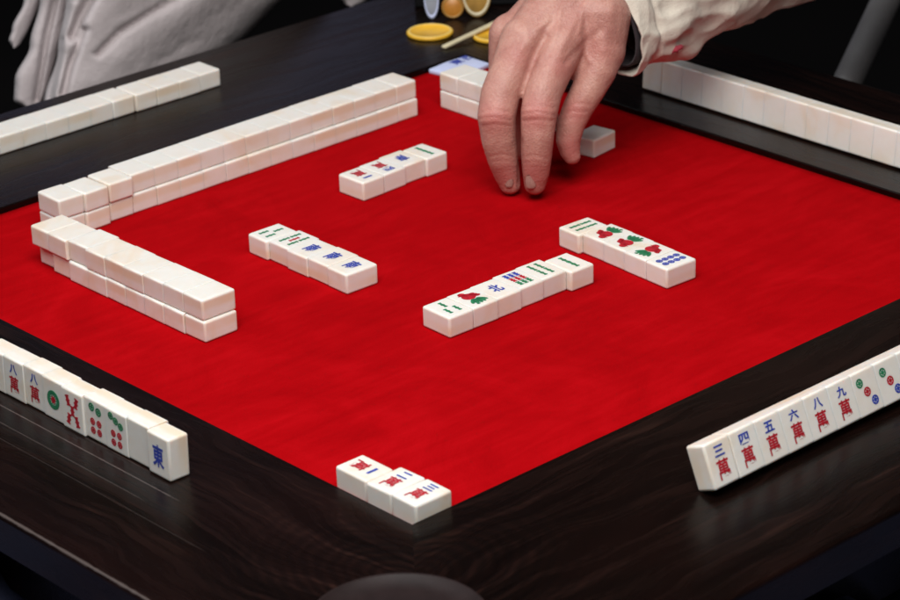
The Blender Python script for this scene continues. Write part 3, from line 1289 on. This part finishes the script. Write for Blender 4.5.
garment('shirt', [(74, -70), (66, 0), (58, 50), (44, 104), (40, 150)], [(330, -70), (281, 0), (246, 37), (200, 80), (180, 150)], .80, .10,
         [([(188, -8), (152, 12), (120, 32), (98, 54)], 3.0, -.008), ([(215, -6), (182, 14), (148, 34), (122, 56)], 16, .003),
         ([(92, -5), (80, 18), (73, 36)], 5.0, -.014), ([(72, 5), (64, 40), (58, 95)], 5, .004), ([(60, 40), (50, 98)], 3.5, -.010),
         ([(84, 30), (70, 66), (63, 94)], 3.5, -.009), ([(198, 40), (180, 48), (160, 60)], 5, -.0012)], sitter)
garment('sleeve', [(46, -60), (40, 0), (30, 45), (15, 80), (14, 100), (26, 109)], [(76, -60), (70, 0), (60, 45), (47, 90), (43, 101), (30, 109)], .82, .035,
        [([(56, -5), (47, 35), (36, 100)], 3.0, -.012)], sitter, nv=80, nu=72)
garment('sleeve', [(34, -60), (24, 0), (12, 30), (9, 40), (13, 48)], [(56, -60), (42, 0), (26, 34), (20, 44), (15, 48)], .85, .025, [], sitter, nv=60, nu=60)
garment('cuff', [(340, -40), (338, -4), (344, 4), (350, 7)], [(400, -40), (372, -4), (364, 3), (352, 7)], .86, .03, [], sitter, nv=40, nu=60)


# ---- laps of the two near players, under the edge of the table
def lap(path_sets, label, base):
    e = empty('person', base)
    tag(e, label, 'person')
    bm = bmesh.new()
    bm2 = bmesh.new()
    for pth in path_sets:
        for (a_, ra), (b_, rb) in zip(pth, pth[1:]):
            rcone(bm2, a_, ra, b_, rb, 28)
    me_ = bpy.data.meshes.new('t')
    bm2.to_mesh(me_)
    bm2.free()
    bm.free()
    t_ = bpy.data.objects.new('t', me_)
    COL.objects.link(t_)
    md_ = t_.modifiers.new('r', 'REMESH')
    md_.mode = 'VOXEL'
    md_.voxel_size = .008
    md_ = t_.modifiers.new('s', 'SMOOTH')
    md_.iterations = 12
    mm_ = baked(t_, 'trousers')
    c_ = np.array([v.co[:] for v in mm_.vertices])
    n_ = np.array([v.normal[:] for v in mm_.vertices])
    f_ = .004 * np.sin(c_[:, 0] * 60 + 4 * np.sin(c_[:, 1] * 25)) + .004 * np.sin(c_[:, 1] * 70 + 3 * np.sin(c_[:, 0] * 30) + c_[:, 2] * 40)
    mm_.vertices.foreach_set('co', (c_ + n_ * f_[:, None]).ravel())
    mm_.materials.clear()
    mm_.materials.append(M['navy'])
    reparent(link_mesh('trousers', mm_), e)


lap([[((-.98, -.12, -.22), .13), ((-.60, -.26, -.17), .095), ((-.36, -.20, -.20), .075), ((-.36, -.20, -.66), .055)],
     [((-.98, .08, -.22), .13), ((-.60, -.02, -.17), .095), ((-.36, .04, -.20), .075), ((-.36, .04, -.66), .055)],
     [((-.98, -.12, -.22), .13), ((-.98, .08, -.22), .13)], [((-.98, -.02, -.2), .15), ((-1.04, -.02, .12), .15)]],
    'person in dark navy trousers at the left edge of the table, only the lap shows', (-.8, 0, -.76))
lap([[((-.10, -1.02, -.22), .13), ((-.12, -.66, -.17), .095), ((-.12, -.42, -.20), .075), ((-.12, -.42, -.66), .055)],
     [((.12, -1.02, -.22), .13), ((.06, -.66, -.16), .095), ((.12, -.42, -.20), .075), ((.12, -.42, -.66), .055)],
     [((-.10, -1.02, -.22), .13), ((.12, -1.02, -.22), .13)], [((.02, -1.02, -.2), .15), ((.02, -1.10, .10), .15)]],
    'person in dark navy trousers at the near right edge of the table', (0, -.9, -.76))

# ---- chair behind the back-right rail
ch_ = empty('chair', (.86, .0, -.76))
tag(ch_, 'chair with a slanting grey post behind the back-right rail', 'chair')


def bar(name, a_, b_, ra, rb, mt):
    bm_ = bmesh.new()
    rcone(bm_, a_, ra, b_, rb, 28)
    reparent(from_bm(name, bm_, mt), ch_)


pa, pb = at(851, 74, Y=.16), at(890, -8, Y=.20)
pb2 = pb + (pb - pa) * 1.2
bar('post', pa + (pa - pb) * .12, pb2, .0165, .0175, M['post'])
bm = bmesh.new()
px_, py_ = pa.x, pa.y
box(bm, px_ - .02, px_ + .42, py_ - .40, py_ + .03, -.345, -.30, .01)
reparent(from_bm('seat', bm, M['black'], None, False), ch_)
for (x_, y_) in ((px_ + .01, py_ - .37), (px_ + .39, py_ - .37), (px_ + .39, py_), (px_ + .01, py_)):
    bar('leg', V(x_, y_, -.35), V(x_, y_, -.742), .016, .014, M['black'])
bar('support', V(px_, py_, -.32), pa + (pa - pb) * .10, .012, .014, M['black'])

# ------------------------------------------------------------------ floor
bm = bmesh.new()
bmesh.ops.create_grid(bm, x_segments=2, y_segments=2, size=14)
o = from_bm('floor', bm, M['floor'], None, False)
o.location = (2, 2, -.76)
tag(o, 'dark floor far below the table', None, None, 'structure')

# ------------------------------------------------------------------ light
w = bpy.data.worlds.new('World')
scene.world = w
w.use_nodes = True
bg = w.node_tree.nodes['Background']
bg.inputs[0].default_value = (.55, .6, .75, 1)
bg.inputs[1].default_value = .014


def area(name, loc, aim, size, power, col, size_y=None):
    l = bpy.data.lights.new(name, 'AREA')
    l.energy = power
    l.color = col
    l.size = size
    if size_y:
        l.shape = 'RECTANGLE'
        l.size_y = size_y
    o = bpy.data.objects.new(name, l)
    COL.objects.link(o)
    o.location = loc
    o.rotation_euler = (Vector(aim) - Vector(loc)).to_track_quat('-Z', 'Y').to_euler()
    return o


area('key_lamp', (-.78, -.82, 1.80), (-.12, 0, 0), 1.35, 57, (1, .975, .95))
area('overhead_fill', (-.5, .45, 2.2), (-.2, .1, 0), 1.1, 13, (.95, .98, 1))  # added fill that brightens the tile tops
area('window_light', (1.9, 3.0, 1.05), (.1, .45, 0), 1.1, .75, (.66, .68, 1), .5)
area('side_fill', (-2.1, 2.5, 2.3), (-.3, 0, 0), .9, 24, (.9, .95, 1))  # added fill for left-facing sides and the rail edge, no known window

scene.view_settings.view_transform = 'Standard'
scene.view_settings.look = 'None'
scene.view_settings.exposure = 0
scene.view_settings.gamma = 1
scene.cycles.use_denoising = True
scene.cycles.max_bounces = 8
